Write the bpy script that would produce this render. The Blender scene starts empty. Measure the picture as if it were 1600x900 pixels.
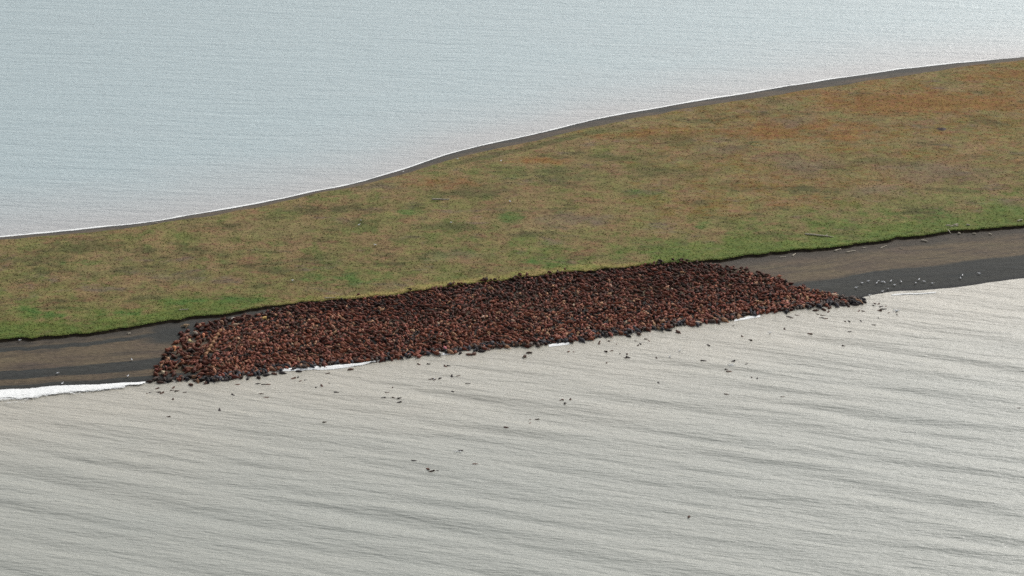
import bpy, bmesh, math, random
import numpy as np
from mathutils import Matrix, Vector

random.seed(7)
RNG = np.random.default_rng(11)
R = math.radians
scene = bpy.context.scene
col = scene.collection

# ------------------------------------------------------------------ camera
CAM_H, PITCH, HFOV = 337.0, R(20.0), R(20.0)
cam_data = bpy.data.cameras.new('camera')
cam_data.sensor_width = 36.0
cam_data.lens = 18.0 / math.tan(HFOV / 2)
cam_data.clip_start = 1.0
cam_data.clip_end = 40000.0
cam = bpy.data.objects.new('camera', cam_data)
col.objects.link(cam)
cam.location = (0, 0, CAM_H)
cam.rotation_euler = (math.pi / 2 - PITCH, 0, 0)
scene.camera = cam

# ------------------------------------------------------------------ sky, sun, exposure
SUN_EL, SUN_AZ = R(34.0), R(32.0)          # azimuth clockwise from +Y (the view direction)
world = bpy.data.worlds.new('World')
scene.world = world
world.use_nodes = True
wn = world.node_tree
wn.nodes.clear()
w_out = wn.nodes.new('ShaderNodeOutputWorld')
w_bg = wn.nodes.new('ShaderNodeBackground')
w_hs = wn.nodes.new('ShaderNodeHueSaturation')
w_sky = wn.nodes.new('ShaderNodeTexSky')
w_sky.sky_type = 'NISHITA'
w_sky.sun_disc = False
w_sky.sun_elevation = SUN_EL
w_sky.sun_rotation = SUN_AZ
w_sky.air_density = 1.0
w_sky.dust_density = 4.0
w_sky.ozone_density = 1.0
w_hs.inputs['Saturation'].default_value = 0.25      # overcast: the blue is gone from the sky
w_bg.inputs['Strength'].default_value = 0.11
wn.links.new(w_sky.outputs[0], w_hs.inputs['Color'])
wn.links.new(w_hs.outputs[0], w_bg.inputs['Color'])
wn.links.new(w_bg.outputs[0], w_out.inputs['Surface'])
sun_data = bpy.data.lights.new('sun', 'SUN')
sun_data.energy = 1.5
sun_data.angle = R(16)
sun_data.color = (1.0, 0.97, 0.92)
sun = bpy.data.objects.new('sun', sun_data)
col.objects.link(sun)
sd = Vector((math.sin(SUN_AZ) * math.cos(SUN_EL), math.cos(SUN_AZ) * math.cos(SUN_EL), math.sin(SUN_EL)))
sun.rotation_euler = (-sd).to_track_quat('-Z', 'Y').to_euler()
sun.location = (0, 900, 500)
vs = scene.view_settings
vs.view_transform = 'Standard'
vs.look = 'None'
vs.exposure = 0.45
vs.gamma = 1.0
vs.use_curve_mapping = False
scene.render.engine = 'CYCLES'
scene.cycles.max_bounces = 4
scene.cycles.use_denoising = False           # keep the fine grain
scene.cycles.transparent_max_bounces = 8

# ------------------------------------------------------------------ helpers
FPX = 800.0 / math.tan(HFOV / 2)
SP, CP = math.sin(PITCH), math.cos(PITCH)


def ground(px, py, z=0.0):
    """Point of the place (metres) for a spot of the survey picture, at height z."""
    a, b = (px - 800.0) / FPX, (py - 450.0) / FPX
    dy, dz = CP - b * SP, -SP - b * CP
    t = (CAM_H - z) / -dz
    return a * t, dy * t


def to_pic(x, y, z):
    x, y, z = np.asarray(x, float), np.asarray(y, float), np.asarray(z, float) - CAM_H
    d = y * CP - z * SP
    u = y * SP + z * CP
    return 800 + FPX * x / d, 450 - FPX * u / d


def hash2(ix, iy, seed):
    h = (ix.astype(np.int64) * 374761393 + iy.astype(np.int64) * 668265263 + seed * 974634721) & 0xffffffff
    h = ((h ^ (h >> 13)) * 1274126177) & 0xffffffff
    return ((h ^ (h >> 16)) & 0xffff) / 65535.0


def vnoise(x, y, seed=0):
    x, y = np.broadcast_arrays(np.asarray(x, float), np.asarray(y, float))
    ix, iy = np.floor(x), np.floor(y)
    fx, fy = x - ix, y - iy
    fx, fy = fx * fx * (3 - 2 * fx), fy * fy * (3 - 2 * fy)
    a, b = hash2(ix, iy, seed), hash2(ix + 1, iy, seed)
    c, d = hash2(ix, iy + 1, seed), hash2(ix + 1, iy + 1, seed)
    return (a + (b - a) * fx) * (1 - fy) + (c + (d - c) * fx) * fy


def fbm(x, y, seed=0, n=3):
    s, a, t = 0.0, 1.0, 0.0
    for k in range(n):
        s = s + a * vnoise(np.asarray(x) * 2 ** k, np.asarray(y) * 2 ** k, seed + k)
        t += a
        a *= 0.5
    return s / t


def smooth(a, b, x):
    t = np.clip((x - a) / (b - a), 0, 1)
    return t * t * (3 - 2 * t)


def tag(o, label=None, cat=None, group=None, kind=None):
    if label: o['label'] = label
    if cat: o['category'] = cat
    if group: o['group'] = group
    if kind: o['kind'] = kind
    return o


def mesh_np(name, verts, quads=None, tris=None, attrs=None, smooth_shade=True):
    """One mesh from numpy arrays; attrs: name -> (n,) floats or (n,3) colours per vertex."""
    me = bpy.data.meshes.new(name)
    verts = np.asarray(verts, np.float32)
    nq = 0 if quads is None else len(quads)
    nt = 0 if tris is None else len(tris)
    idx = np.concatenate([np.asarray(q, np.int32).ravel() for q in (quads, tris) if q is not None and len(q)])
    me.vertices.add(len(verts))
    me.vertices.foreach_set('co', verts.ravel())
    me.loops.add(len(idx))
    me.loops.foreach_set('vertex_index', idx)
    me.polygons.add(nq + nt)
    starts = np.concatenate([np.arange(nq) * 4, nq * 4 + np.arange(nt) * 3]).astype(np.int32)
    me.polygons.foreach_set('loop_start', starts)
    me.polygons.foreach_set('use_smooth', np.full(nq + nt, smooth_shade))
    me.update(calc_edges=True)
    for k, v in (attrs or {}).items():
        v = np.asarray(v, np.float32)
        if v.ndim == 1:
            me.attributes.new(k, 'FLOAT', 'POINT').data.foreach_set('value', v)
        else:
            rgba = np.ones((len(v), 4), np.float32)
            rgba[:, :3] = v
            me.attributes.new(k, 'FLOAT_COLOR', 'POINT').data.foreach_set('color', rgba.ravel())
    return me


def grid_quads(nr, nc):
    i = np.arange(nr * nc).reshape(nr, nc)
    return np.stack([i[:-1, :-1], i[:-1, 1:], i[1:, 1:], i[1:, :-1]], -1).reshape(-1, 4)


def link(name, me, mat=None, parent=None):
    o = bpy.data.objects.new(name, me)
    col.objects.link(o)
    if mat is not None:
        me.materials.clear()
        me.materials.append(mat)
    if parent is not None:
        o.parent = parent
    return o


class Mat:
    def __init__(self, name, rough=0.9, spec=0.3):
        self.m = bpy.data.materials.new(name)
        self.m.use_nodes = True
        self.t = self.m.node_tree
        self.b = self.t.nodes['Principled BSDF']
        self.b.inputs['Roughness'].default_value = rough
        self.b.inputs['Specular IOR Level'].default_value = spec
        self.co = self.t.nodes.new('ShaderNodeNewGeometry').outputs['Position']

    def put(self, sock, v):
        if hasattr(v, 'is_output') or hasattr(v, 'links'):
            self.t.links.new(v, sock)
        else:
            sock.default_value = v

    def noise(self, scale, detail=3, rough=0.55, stretch=(1, 1, 1), co=None, rot=0.0, off=(0, 0, 0)):
        src = co or self.co
        if rot:
            r = self.t.nodes.new('ShaderNodeMapping')
            r.inputs['Rotation'].default_value = (0, 0, rot)
            self.t.links.new(src, r.inputs['Vector'])
            src = r.outputs[0]
        mp = self.t.nodes.new('ShaderNodeMapping')
        mp.inputs['Scale'].default_value = stretch
        mp.inputs['Location'].default_value = off
        self.t.links.new(src, mp.inputs['Vector'])
        n = self.t.nodes.new('ShaderNodeTexNoise')
        n.inputs['Scale'].default_value = scale
        n.inputs['Detail'].default_value = detail
        n.inputs['Roughness'].default_value = rough
        self.t.links.new(mp.outputs[0], n.inputs['Vector'])
        return n.outputs['Fac']

    def attr(self, name, color=False):
        a = self.t.nodes.new('ShaderNodeAttribute')
        a.attribute_name = name
        return a.outputs['Color' if color else 'Fac']

    def rng(self, v, a, b, c=0.0, d=1.0, soft=True):
        n = self.t.nodes.new('ShaderNodeMapRange')
        n.interpolation_type = 'SMOOTHSTEP' if soft else 'LINEAR'
        for i, q in zip(range(5), (v, a, b, c, d)):
            self.put(n.inputs[i], q)
        return n.outputs[0]

    def math(self, op, a, b=0.0):
        n = self.t.nodes.new('ShaderNodeMath')
        n.operation = op
        self.put(n.inputs[0], a)
        self.put(n.inputs[1], b)
        return n.outputs[0]

    def mix(self, f, a, b, mode='MIX'):
        n = self.t.nodes.new('ShaderNodeMix')
        n.data_type = 'RGBA'
        n.blend_type = mode
        self.put(n.inputs[0], f)
        self.put(n.inputs[6], a if hasattr(a, 'links') else (*a, 1))
        self.put(n.inputs[7], b if hasattr(b, 'links') else (*b, 1))
        return n.outputs[2]

    def bump(self, h, dist, strength=1.0, prev=None):
        n = self.t.nodes.new('ShaderNodeBump')
        n.inputs['Strength'].default_value = strength
        n.inputs['Distance'].default_value = dist
        self.t.links.new(h, n.inputs['Height'])
        if prev is not None:
            self.t.links.new(prev, n.inputs['Normal'])
        return n.outputs[0]

    def out(self, color=None, normal=None, rough=None):
        if color is not None: self.put(self.b.inputs['Base Color'], color if hasattr(color, 'links') else (*color, 1))
        if normal is not None: self.t.links.new(normal, self.b.inputs['Normal'])
        if rough is not None: self.put(self.b.inputs['Roughness'], rough)
        return self.m


def srgb(r, g, b):
    return tuple(((c / 255 + 0.055) / 1.055) ** 2.4 if c > 10 else c / 3294.6 for c in (r, g, b))


# ------------------------------------------------------------------ the shorelines (survey points -> metres)
def curve(pts, z, jag=0.0, seed=0, js=0.1):
    w = np.array([ground(px, py, z) for px, py in pts])
    w = w[np.argsort(w[:, 0])]
    x, y = w[:, 0], w[:, 1]
    sl, sr = (y[1] - y[0]) / (x[1] - x[0]), (y[-1] - y[-3]) / (x[-1] - x[-3])
    x = np.concatenate([[-6000, -700, x[0] - 200], x, [x[-1] + 200, 900, 6000]])
    y = np.concatenate([[y[0] - 200 * sl - 260, y[0] - 200 * sl - 60, y[0] - 200 * sl], y,
                        [y[-1] + 200 * sr, y[-1] + 200 * sr + 60, y[-1] + 200 * sr + 300]])

    def f(q):
        q = np.asarray(q, float)
        s = 0.0
        for d in (-3, -1, 1, 3):
            s = s + np.interp(q + d, x, y)
        return s / 4 + (jag * (fbm(q * js, q * 0 + 3.1, seed) - 0.5) if jag else 0.0)
    return f


NEAR_PTS = [(0, 612), (60, 607), (150, 603), (225, 597), (245, 596), (300, 592), (350, 588), (400, 582), (430, 576), (500, 571),
            (560, 566), (610, 559), (680, 550), (720, 546), (770, 541), (830, 538), (900, 530), (940, 523), (1000, 516),
            (1050, 509), (1100, 504), (1150, 495), (1200, 487), (1250, 480), (1300, 474), (1335, 468), (1358, 462),
            (1392, 455), (1420, 454), (1445, 453), (1490, 449), (1540, 442), (1600, 434)]
BANK_PTS = [(0, 529), (50, 527), (100, 522), (140, 521), (165, 515), (200, 510), (250, 502), (300, 494), (350, 490), (410, 480),
            (470, 472), (550, 466), (610, 460), (700, 447), (740, 443), (790, 435), (850, 429), (900, 424), (950, 419), (1000, 414),
            (1040, 410), (1085, 408), (1130, 404), (1190, 395), (1250, 389), (1310, 384), (1380, 374), (1450, 365), (1480, 360),
            (1530, 359), (1570, 353), (1600, 351)]
FARG_PTS = [(0, 375), (100, 366), (200, 356), (300, 341), (390, 327), (500, 301), (560, 291), (630, 272), (680, 256), (720, 245),
            (780, 231), (830, 221), (880, 209), (920, 199), (980, 187), (1060, 172), (1140, 159), (1200, 150), (1300, 135), (1400, 120),
            (1500, 105), (1600, 94)]
FAR_PTS = [(0, 371), (40, 367), (135, 358), (200, 351), (240, 346), (300, 336), (390, 321), (440, 311), (500, 297), (560, 286),
           (630, 265), (680, 247), (720, 235), (780, 221), (830, 211), (880, 199), (920, 189), (980, 177), (1060, 163), (1140, 150),
           (1200, 140), (1300, 124), (1400, 109), (1500, 98), (1600, 89)]
BANK_TOP, BANK_FOOT, FAR_TOP = 2.5, 1.65, 2.1
yN = curve(NEAR_PTS, 0.0, 1.6, 5, 0.12)
yB = curve(BANK_PTS, BANK_TOP, 3.2, 9, 0.22)
yG = curve(FARG_PTS, FAR_TOP, 3.0, 13, 0.1)
yF = curve(FAR_PTS, 0.0, 1.2, 17, 0.06)


def yM(x): return 0.5 * (yB(x) + yG(x))


def land_z(x, y):
    n, b, g, f = yN(x), yB(x), yG(x), yF(x)
    v = (y - n) / (b - n)
    zb = BANK_FOOT * np.interp(v, [0, .1, .28, .34, .8, 1], [0, .13, .45, .46, .86, 1]) + 0.10 * (fbm(x * .15, y * .4, 31) - .5) * np.clip(v * 6, 0, 1)
    zs = 0.07 * (y - n)
    d = y - b
    zt = BANK_TOP + 0.7 * (fbm(x * .03, y * .03, 41) - .5) * smooth(0, 20, d) + 0.5 * (fbm(x * .12, y * .12, 45) - .5) * smooth(0, 4, d)
    w = (y - g) / np.maximum(f - g, .5)
    zt = zt + (FAR_TOP - zt) * smooth(-15, 0, y - g)
    zf = FAR_TOP * np.interp(w, [0, .35, .8, 1, 2.5], [1, .72, .22, 0, -1.0])
    z = np.where(y < n, zs, np.where(y < b, zb, np.where(y < g, zt, zf)))
    return z


def axis(lo, hi, step, far, grow=1.35):
    a = list(np.arange(lo, hi + step * .5, step))
    s, q = step, a[-1]
    while q < far:
        s *= grow; q += s; a.append(q)
    s, q = step, a[0]
    while q > -far:
        s *= grow; q -= s; a.insert(0, q)
    return np.array(a)


# ------------------------------------------------------------------ materials of the setting
def mat_tundra(name):
    M = Mat(name, 0.95, 0.1)
    big = M.noise(0.022, 3, 0.6, (1, .8, 1))
    mid = M.noise(0.075, 4, 0.65, (1, .75, 1), off=(40, 7, 0))
    mid2 = M.noise(0.11, 4, 0.65, (1, .7, 1), off=(-20, 90, 3))
    fine = M.noise(0.55, 4, 0.7, (1, .7, 1))
    c = M.mix(M.rng(mid, .36, .64), srgb(112, 108, 66), srgb(123, 104, 73))
    c = M.mix(M.math('MULTIPLY', M.rng(mid2, .50, .66), .85), c, srgb(95, 102, 55))
    c = M.mix(M.math('MULTIPLY', M.rng(big, .50, .66), .55), c, srgb(122, 108, 76))
    c = M.mix(M.math('MULTIPLY', M.rng(M.noise(0.14, 5, .7, (.6, 1, 1), off=(3, 70, 2)), .54, .68), .75), c, srgb(124, 94, 70))
    c = M.mix(M.math('MULTIPLY', M.rng(M.noise(0.10, 5, .7, (.6, 1, 1), off=(70, 30, 2)), .55, .70), .75), c, srgb(104, 92, 80))
    c = M.mix(M.math('MULTIPLY', M.rng(M.noise(0.08, 5, .75, (.6, 1, 1), off=(5, 5, 50)), .52, .66), .8), c, srgb(76, 75, 47))
    e = M.math('ADD', M.math('MULTIPLY', M.math('SUBTRACT', mid2, .5), 1.7), M.math('MULTIPLY', M.math('SUBTRACT', M.noise(0.35, 4, .7, (.6, 1, 1)), .5), 1.5))
    for nm, cc, k in (('orange', srgb(124, 90, 50), .85), ('purple', srgb(104, 92, 80), .55), ('dark', srgb(78, 80, 49), .65),
                      ('straw', srgb(142, 128, 78), .95), ('green', srgb(88, 103, 48), .9), ('lush', srgb(70, 98, 46), .75)):
        a = M.attr(nm)
        f = M.math('MULTIPLY', M.rng(M.math('ADD', a, M.math('MULTIPLY', e, M.rng(a, 0, .3))), .05, .95), k)
        c = M.mix(f, c, cc)
    v = M.math('ADD', M.rng(fine, .25, .75, .73, 1.27, False), M.rng(M.noise(0.2, 4, .7, (.6, 1, 1)), .3, .7, -.22, .22, False))
    hs = M.t.nodes.new('ShaderNodeHueSaturation')
    M.put(hs.inputs['Color'], c)
    M.put(hs.inputs['Value'], v)
    M.put(hs.inputs['Hue'], M.rng(M.noise(0.35, 3, .7, off=(9, 3, 1)), .25, .75, .47, .53, False))
    nb = M.bump(fine, .5, .8)
    return M.out(hs.outputs[0], nb)


def mat_beach(name):
    M = Mat(name, 0.9, 0.25)
    n1 = M.noise(0.10, 4, .65, (.35, 1, 1))
    n2 = M.noise(0.9, 4, .7, (.6, 1, 1))
    n3 = M.noise(0.05, 3, .6, (.5, 1, 1), off=(30, 0, 0))
    g = M.attr('gravel')
    g = M.rng(M.math('ADD', g, M.math('MULTIPLY', M.math('SUBTRACT', n1, .5), 1.5)), .2, .8)
    cx = M.t.nodes.new('ShaderNodeCombineXYZ')
    sx = M.t.nodes.new('ShaderNodeSeparateXYZ')
    M.t.links.new(M.co, sx.inputs[0])
    M.t.links.new(sx.outputs[0], cx.inputs[0])
    M.put(cx.inputs[1], M.attr('across'))
    st = M.noise(0.35, 5, .7, (.10, 1, 1), co=cx.outputs[0])
    sand = M.mix(M.rng(n3, .38, .62), srgb(89, 77, 60), srgb(81, 69, 58))
    sand = M.mix(M.rng(n1, .4, .75), sand, srgb(96, 85, 64))
    sand = M.mix(M.math('MULTIPLY', M.rng(st, .48, .66), .65), sand, srgb(62, 56, 50))
    g = M.math('MULTIPLY', g, M.rng(st, .3, .5, 1.0, .86))
    c = M.mix(g, sand, srgb(36, 42, 43))
    c = M.mix(M.math('MULTIPLY', M.attr('peat'), .75), c, srgb(60, 55, 49))
    c = M.mix(M.attr('wet'), c, srgb(28, 30, 32))
    hs = M.t.nodes.new('ShaderNodeHueSaturation')
    M.put(hs.inputs['Color'], c)
    M.put(hs.inputs['Value'], M.math('ADD', M.rng(n2, .25, .75, .52, 1.48, False), M.rng(st, .3, .7, .12, -.12, False)))
    return M.out(hs.outputs[0], M.bump(n2, .25, .7))


def mat_bank():
    M = Mat('peat_bank', 0.95, 0.1)
    n = M.noise(0.8, 4, .7)
    c = M.mix(M.rng(n, .3, .7), srgb(34, 30, 26), srgb(62, 54, 42))
    return M.out(c, M.bump(n, .4, .8))


def mat_water(name, deep, silt, rough, swell_rot, rip, spec=.5):
    M = Mat(name, rough, spec)
    s = M.attr('silt')
    n = M.noise(0.012, 4, .6, (1, 1.6, 1))
    c = M.mix(M.rng(M.math('ADD', s, M.math('MULTIPLY', M.math('SUBTRACT', n, .5), .5)), 0.0, 1.0), deep, silt)
    big = M.noise(0.11, 3, .55, (.14, 1, 1), rot=swell_rot)
    r1 = M.noise(0.30, 3, .6, (.22, 1, 1), rot=swell_rot * .5)
    r2 = M.noise(1.0, 3, .65, (.35, 1, 1), rot=.05)
    nb = M.bump(big, rip[0], 1.0)
    nb = M.bump(r1, rip[1], 1.0, nb)
    nb = M.bump(r2, rip[2], 1.0, nb)
    M.b.inputs['IOR'].default_value = 1.333
    return M.out(c, nb)


def mat_foam(name):
    M = Mat(name, 0.8, 0.3)
    n = M.noise(1.1, 4, .7)
    c = M.mix(M.rng(n, .3, .7), (.86, .87, .86), (.72, .74, .73))
    a = M.attr('cover')
    n2 = M.math('ADD', M.math('MULTIPLY', M.noise(0.28, 5, .75, (.35, 1, 1)), .65), M.math('MULTIPLY', M.noise(1.3, 4, .7, (.4, 1, 1)), .35))
    al = M.rng(M.math('ADD', a, M.math('MULTIPLY', M.math('SUBTRACT', n2, .5), 2.2)), .34, .62)
    M.put(M.b.inputs['Alpha'], al)
    return M.out(c, M.bump(n, .3, .7))


def mat_plain(name, c1, c2, scale=3.0, rough=.85):
    M = Mat(name, rough, .25)
    n = M.noise(scale, 3, .6)
    return M.out(M.mix(M.rng(n, .3, .7), c1, c2), M.bump(n, .05, .6))


def mat_walrus(name, source):
    M = Mat(name, .75, .15)
    if source == 'attr':
        base = M.attr('tint', True)
    else:
        base = M.t.nodes.new('ShaderNodeObjectInfo').outputs['Color']
    n = M.noise(2.2, 3, .6)
    hs = M.t.nodes.new('ShaderNodeHueSaturation')
    M.put(hs.inputs['Color'], base)
    M.put(hs.inputs['Value'], M.rng(n, .3, .7, .72, 1.25, False))
    return M.out(hs.outputs[0], M.bump(M.noise(5.0, 3, .6), .08, .5))


TUNDRA = mat_tundra('tundra_turf')
BEACH = mat_beach('beach_gravel')
BANK = mat_bank()
SEA = mat_water('silty_sea_water', srgb(150, 153, 146), srgb(170, 166, 154), .25, R(22), (1.25, .46, .28))
LAGOON = mat_water('lagoon_water', srgb(158, 175, 179), srgb(168, 169, 169), .28, R(8), (.7, .55, .40))
FOAM = mat_foam('sea_foam')
WOOD = mat_plain('bleached_wood', srgb(205, 196, 178), srgb(160, 150, 132))
GULLW = mat_plain('gull_white', (.88, .88, .87), (.82, .82, .82), 8)
GULLG = mat_plain('gull_grey', (.74, .75, .77), (.68, .69, .72), 8)
BILL = mat_plain('gull_bill', (.6, .38, .05), (.5, .3, .04), 20)
IVORY = mat_plain('ivory', (.72, .66, .52), (.6, .54, .42), 8, .5)
WAL_ONE = mat_walrus('walrus_hide', 'object')
WAL_ALL = mat_walrus('walrus_hide_mass', 'attr')
MOSS = mat_plain('peat_hummock', srgb(52, 42, 46), srgb(76, 62, 54), 1.5)

# ------------------------------------------------------------------ ground
XA = axis(-300, 300, 1.2, 3000)


def strip(rows):
    """rows: list of (n,) y arrays along XA -> x, y flat arrays and quads"""
    Y = np.stack(rows)
    X = np.broadcast_to(XA, Y.shape)
    return X.ravel(), Y.ravel(), grid_quads(*Y.shape)


def pic_x(x, y): return to_pic(x, y, 0)[0]


# near beach
n_, b_ = yN(XA), yB(XA)
rows = [n_ - 14, n_ - 7, n_ - 3] + [n_ + (b_ - n_) * t for t in np.linspace(0, 1, 78)] + [b_ + 1.2]
bx, by, bq = strip(rows)
bz = land_z(bx, np.minimum(by, yB(bx) - .01))
bz = np.where(by > yB(bx), BANK_FOOT - .2, bz)
bv = (by - yN(bx)) / (yB(bx) - yN(bx))
ppx = pic_x(bx, by)
right = smooth(500, 1100, ppx)
gl = np.interp(bv, [0, .08, .12, .19, .23, .36, .40, .75, .79, .82, .86, 1], [1, 1, .15, .1, .95, .95, .08, .05, .95, .95, .45, .7])
gr = np.interp(bv, [0, .30, .40, .46, .75, .84, 1], [1, 1, .85, .12, .05, .35, .5])
gl = np.maximum(gl, .9 * smooth(190, 265, ppx) * smooth(.5, .75, bv))  # shade between bank and herd's left end, put into the gravel colour
wet = smooth(.07, .01, bv)
peat = smooth(.80, .92, bv) * right + smooth(.82, .95, bv) * (1 - right) * .6
beach = link('beach', mesh_np('beach', np.stack([bx, by, bz], 1), bq,
             attrs={'gravel': gl * (1 - right) + gr * right, 'wet': wet, 'peat': peat, 'across': by - yN(bx)}), BEACH)
tag(beach, kind='structure')

# eroded peat bank between beach and turf
rows = [b_ - 1.1 + .8 * (fbm(XA * .5, XA * 0, 3) - .5), b_ - .35, b_ - .05, b_ + .12, b_ + .9]
kx, ky, kq = strip(rows)
nk = len(XA)
kz = np.concatenate([np.full(nk, BANK_FOOT - .05), BANK_FOOT + .28 + .3 * (vnoise(XA * .8, XA * 0, 8) - .5), np.full(nk, BANK_TOP - .12),
                     np.full(nk, BANK_TOP - .03), np.full(nk, BANK_TOP - .10)])
tag(link('bank', mesh_np('bank', np.stack([kx, ky, kz], 1), kq), BANK), 'dark eroded peat bank between grass and gravel beach', 'bank', kind='structure')


# tundra turf: patches that grow there
def patch(x, y, lst):
    x, y = (x + 10 * (fbm(x * .045, y * .045, 101) - .5) + 9 * (fbm(x * .16, y * .16, 107) - .5),
            y + 12 * (fbm(x * .045, y * .045, 103) - .5) + 10 * (fbm(x * .16, y * .16, 109) - .5))
    s = np.zeros_like(x)
    for px, py, rx, ry in lst:
        cx, cy = ground(px, py, 2.4)
        s = np.maximum(s, np.exp(-(((x - cx) / (rx / 4.4)) ** 2 + ((y - cy) / (ry / 1.4)) ** 2)))
    return s * np.clip(.15 + 1.5 * fbm(x * .12, y * .14, 113), 0, 1.1)


LUSH = [(1500, 336, 34, 8), (540, 441, 55, 5), (380, 466, 40, 7), (840, 412, 46, 6), (135, 412, 36, 7), (1100, 350, 20, 5),
        (45, 490, 30, 7), (75, 497, 22, 6), (290, 470, 40, 6), (640, 330, 30, 5), (1000, 300, 36, 5), (190, 487, 30, 5), (355, 405, 26, 6)]
DARK = [(735, 300, 75, 11), (890, 275, 75, 15), (1040, 268, 70, 13), (130, 382, 80, 10), (50, 402, 60, 10), (320, 390, 45, 9), (460, 405, 70, 8),
        (1205, 158, 32, 7), (1050, 215, 60, 8), (560, 345, 50, 7), (95, 430, 60, 7), (1360, 250, 60, 8), (700, 355, 60, 7), (960, 245, 60, 7)]
ORANGE = [(1450, 160, 260, 34), (1250, 205, 160, 26), (1000, 210, 120, 12), (690, 285, 60, 10), (850, 250, 70, 8), (1560, 120, 90, 20)]
PURPLE = [(1255, 255, 60, 18), (1480, 270, 110, 22), (1595, 326, 34, 12), (270, 428, 60, 8), (1120, 235, 60, 12), (900, 345, 70, 9), (600, 290, 40, 8),
          (1240, 190, 40, 10), (720, 400, 60, 8), (1380, 300, 60, 10), (615, 452, 16, 4), (1475, 352, 30, 6)]


LX, LY = ground(799, 340, 2.4)


def turf_attrs(x, y):
    d = y - yB(x)
    px = pic_x(x, y)
    wv = np.interp(px, [0, 200, 420, 620, 900, 1080, 1300, 1600], [27, 23, 17, 13, 13, 26, 32, 28])
    nz = fbm(x * .05, y * .08, 61) - .5
    green = smooth(1.25, .2, d / wv + nz * .9) * .9 * (1 - .75 * np.interp(px, [380, 520, 960, 1050], [0, 1, 1, 0]) * smooth(14, 6, d + 8 * nz))
    straw = smooth(9.0, 2.0, d + 7 * nz) * np.interp(px, [330, 450, 600, 1000, 1060], [0, .8, 1, 1, 0])
    lowland = .35 * smooth(70, 15, d + 40 * nz) * np.interp(px, [0, 700, 1000, 1600], [.3, .6, 1, 1.2])
    gd = yG(x) - y
    strip_ = smooth(3, 6, gd) * smooth(14, 9, gd) * np.interp(px, [660, 730, 930, 1000], [0, 1, 1, 0])
    return dict(green=np.maximum(green, lowland), straw=straw, lush=np.maximum(patch(x, y, LUSH) * .8, np.exp(-(((x - LX) / 6.0) ** 2 + ((y - LY) / 6.5) ** 2) ** 2)), dark=np.maximum(patch(x, y, DARK), strip_),
                orange=np.maximum(patch(x, y, ORANGE), .34 * np.interp(px, [750, 1150], [0, 1]) * smooth(22, 60, d + 40 * nz)), purple=patch(x, y, PURPLE))


g_ = yG(XA)
ts = np.concatenate([[0, .004, .01], np.linspace(.018, 1, 96)])
tx, ty, tq = strip([b_ + .0 + (g_ - b_) * t for t in ts])
tz = land_z(tx, ty + .01)
tag(link('tundra', mesh_np('tundra', np.stack([tx, ty, tz], 1), tq, attrs=turf_attrs(tx, ty)), TUNDRA), kind='structure')

# far beach on the lagoon side
f_ = yF(XA)
rows = [g_ - .8] + [g_ + (f_ - g_) * t for t in np.linspace(0, 1, 16)] + [f_ + 4, f_ + 14]
fx, fy, fq = strip(rows)
fz = land_z(fx, fy)
fz[:nk] = FAR_TOP - .15
fv = (fy - yG(fx)) / (yF(fx) - yG(fx))
tag(link('far_beach', mesh_np('far_beach', np.stack([fx, fy, fz], 1), fq,
         attrs={'gravel': .35 + .4 * fv, 'wet': smooth(.75, 1, fv) * .6, 'peat': 0 * fv + .3, 'across': yF(fx) - fy}), BEACH), kind='structure')

# grass tussocks standing on the turf (and hanging over the bank)
NT = 95000
qx = RNG.uniform(-262, 262, NT)
qt = RNG.uniform(0, 1, NT) ** 1.15
qy = yB(qx) + .1 + (yG(qx) - yB(qx) - .6) * qt
ne = 9000
qx[:ne] = RNG.uniform(-262, 262, ne)
qy[:ne] = yB(qx[:ne]) + RNG.uniform(-.15, .6, ne)
qpx, qpy = to_pic(qx, qy, 2.4)
keep = (qpx > -60) & (qpx < 1660)
qx, qy = qx[keep], qy[keep]
nt_ = len(qx)
qz = land_z(qx, np.maximum(qy, yB(qx) + .02)) - .05
qr = RNG.uniform(.16, .42, nt_)
qh = RNG.uniform(.08, .30, nt_)
qa = RNG.uniform(0, 6.28, nt_)
tv = np.zeros((nt_, 5, 3))
for k in range(4):
    a = qa + k * 1.5708 + RNG.uniform(-.3, .3, nt_)
    rr = qr * RNG.uniform(.7, 1.3, nt_)
    tv[:, k] = np.stack([qx + np.cos(a) * rr, qy + np.sin(a) * rr, qz], 1)
tv[:, 4] = np.stack([qx + RNG.normal(0, .08, nt_), qy + RNG.normal(0, .08, nt_), qz + qh], 1)
ti = (np.arange(nt_) * 5)[:, None, None] + np.array([[0, 1, 4], [1, 2, 4], [2, 3, 4], [3, 0, 4]])[None]
ta = {k: np.repeat(v, 5) for k, v in turf_attrs(qx, qy).items()}
tag(link('tundra_grass', mesh_np('tundra_grass', tv.reshape(-1, 3), tris=ti.reshape(-1, 3), attrs=ta, smooth_shade=False), TUNDRA),
    'low grass and moss tussocks over the whole tundra strip', 'grass', kind='stuff')

# ------------------------------------------------------------------ water
def waves(x, y, comps):
    z = 0.0
    for lam, ang, amp, ph in comps:
        k = 2 * math.pi / lam
        wob = 1.5 * (fbm(x * .008, y * .016, int(ph * 10)) - .5) * 2
        amt = .35 + 1.3 * vnoise(x * .02 + ph, y * .035, 90 + int(ph * 7))
        p = k * (x * math.sin(ang) + y * math.cos(ang)) + ph + wob
        s = np.sin(p)
        z = z + amp * amt * (s + .25 * np.cos(2 * p))
    return z


ds = np.concatenate([np.arange(0, 40, 6.0), np.arange(40, 440, 1.25), 440 + np.cumsum(1.25 * 1.22 ** np.arange(1, 32))])
XS = axis(-262, 262, 1.5, 6000)


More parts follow.
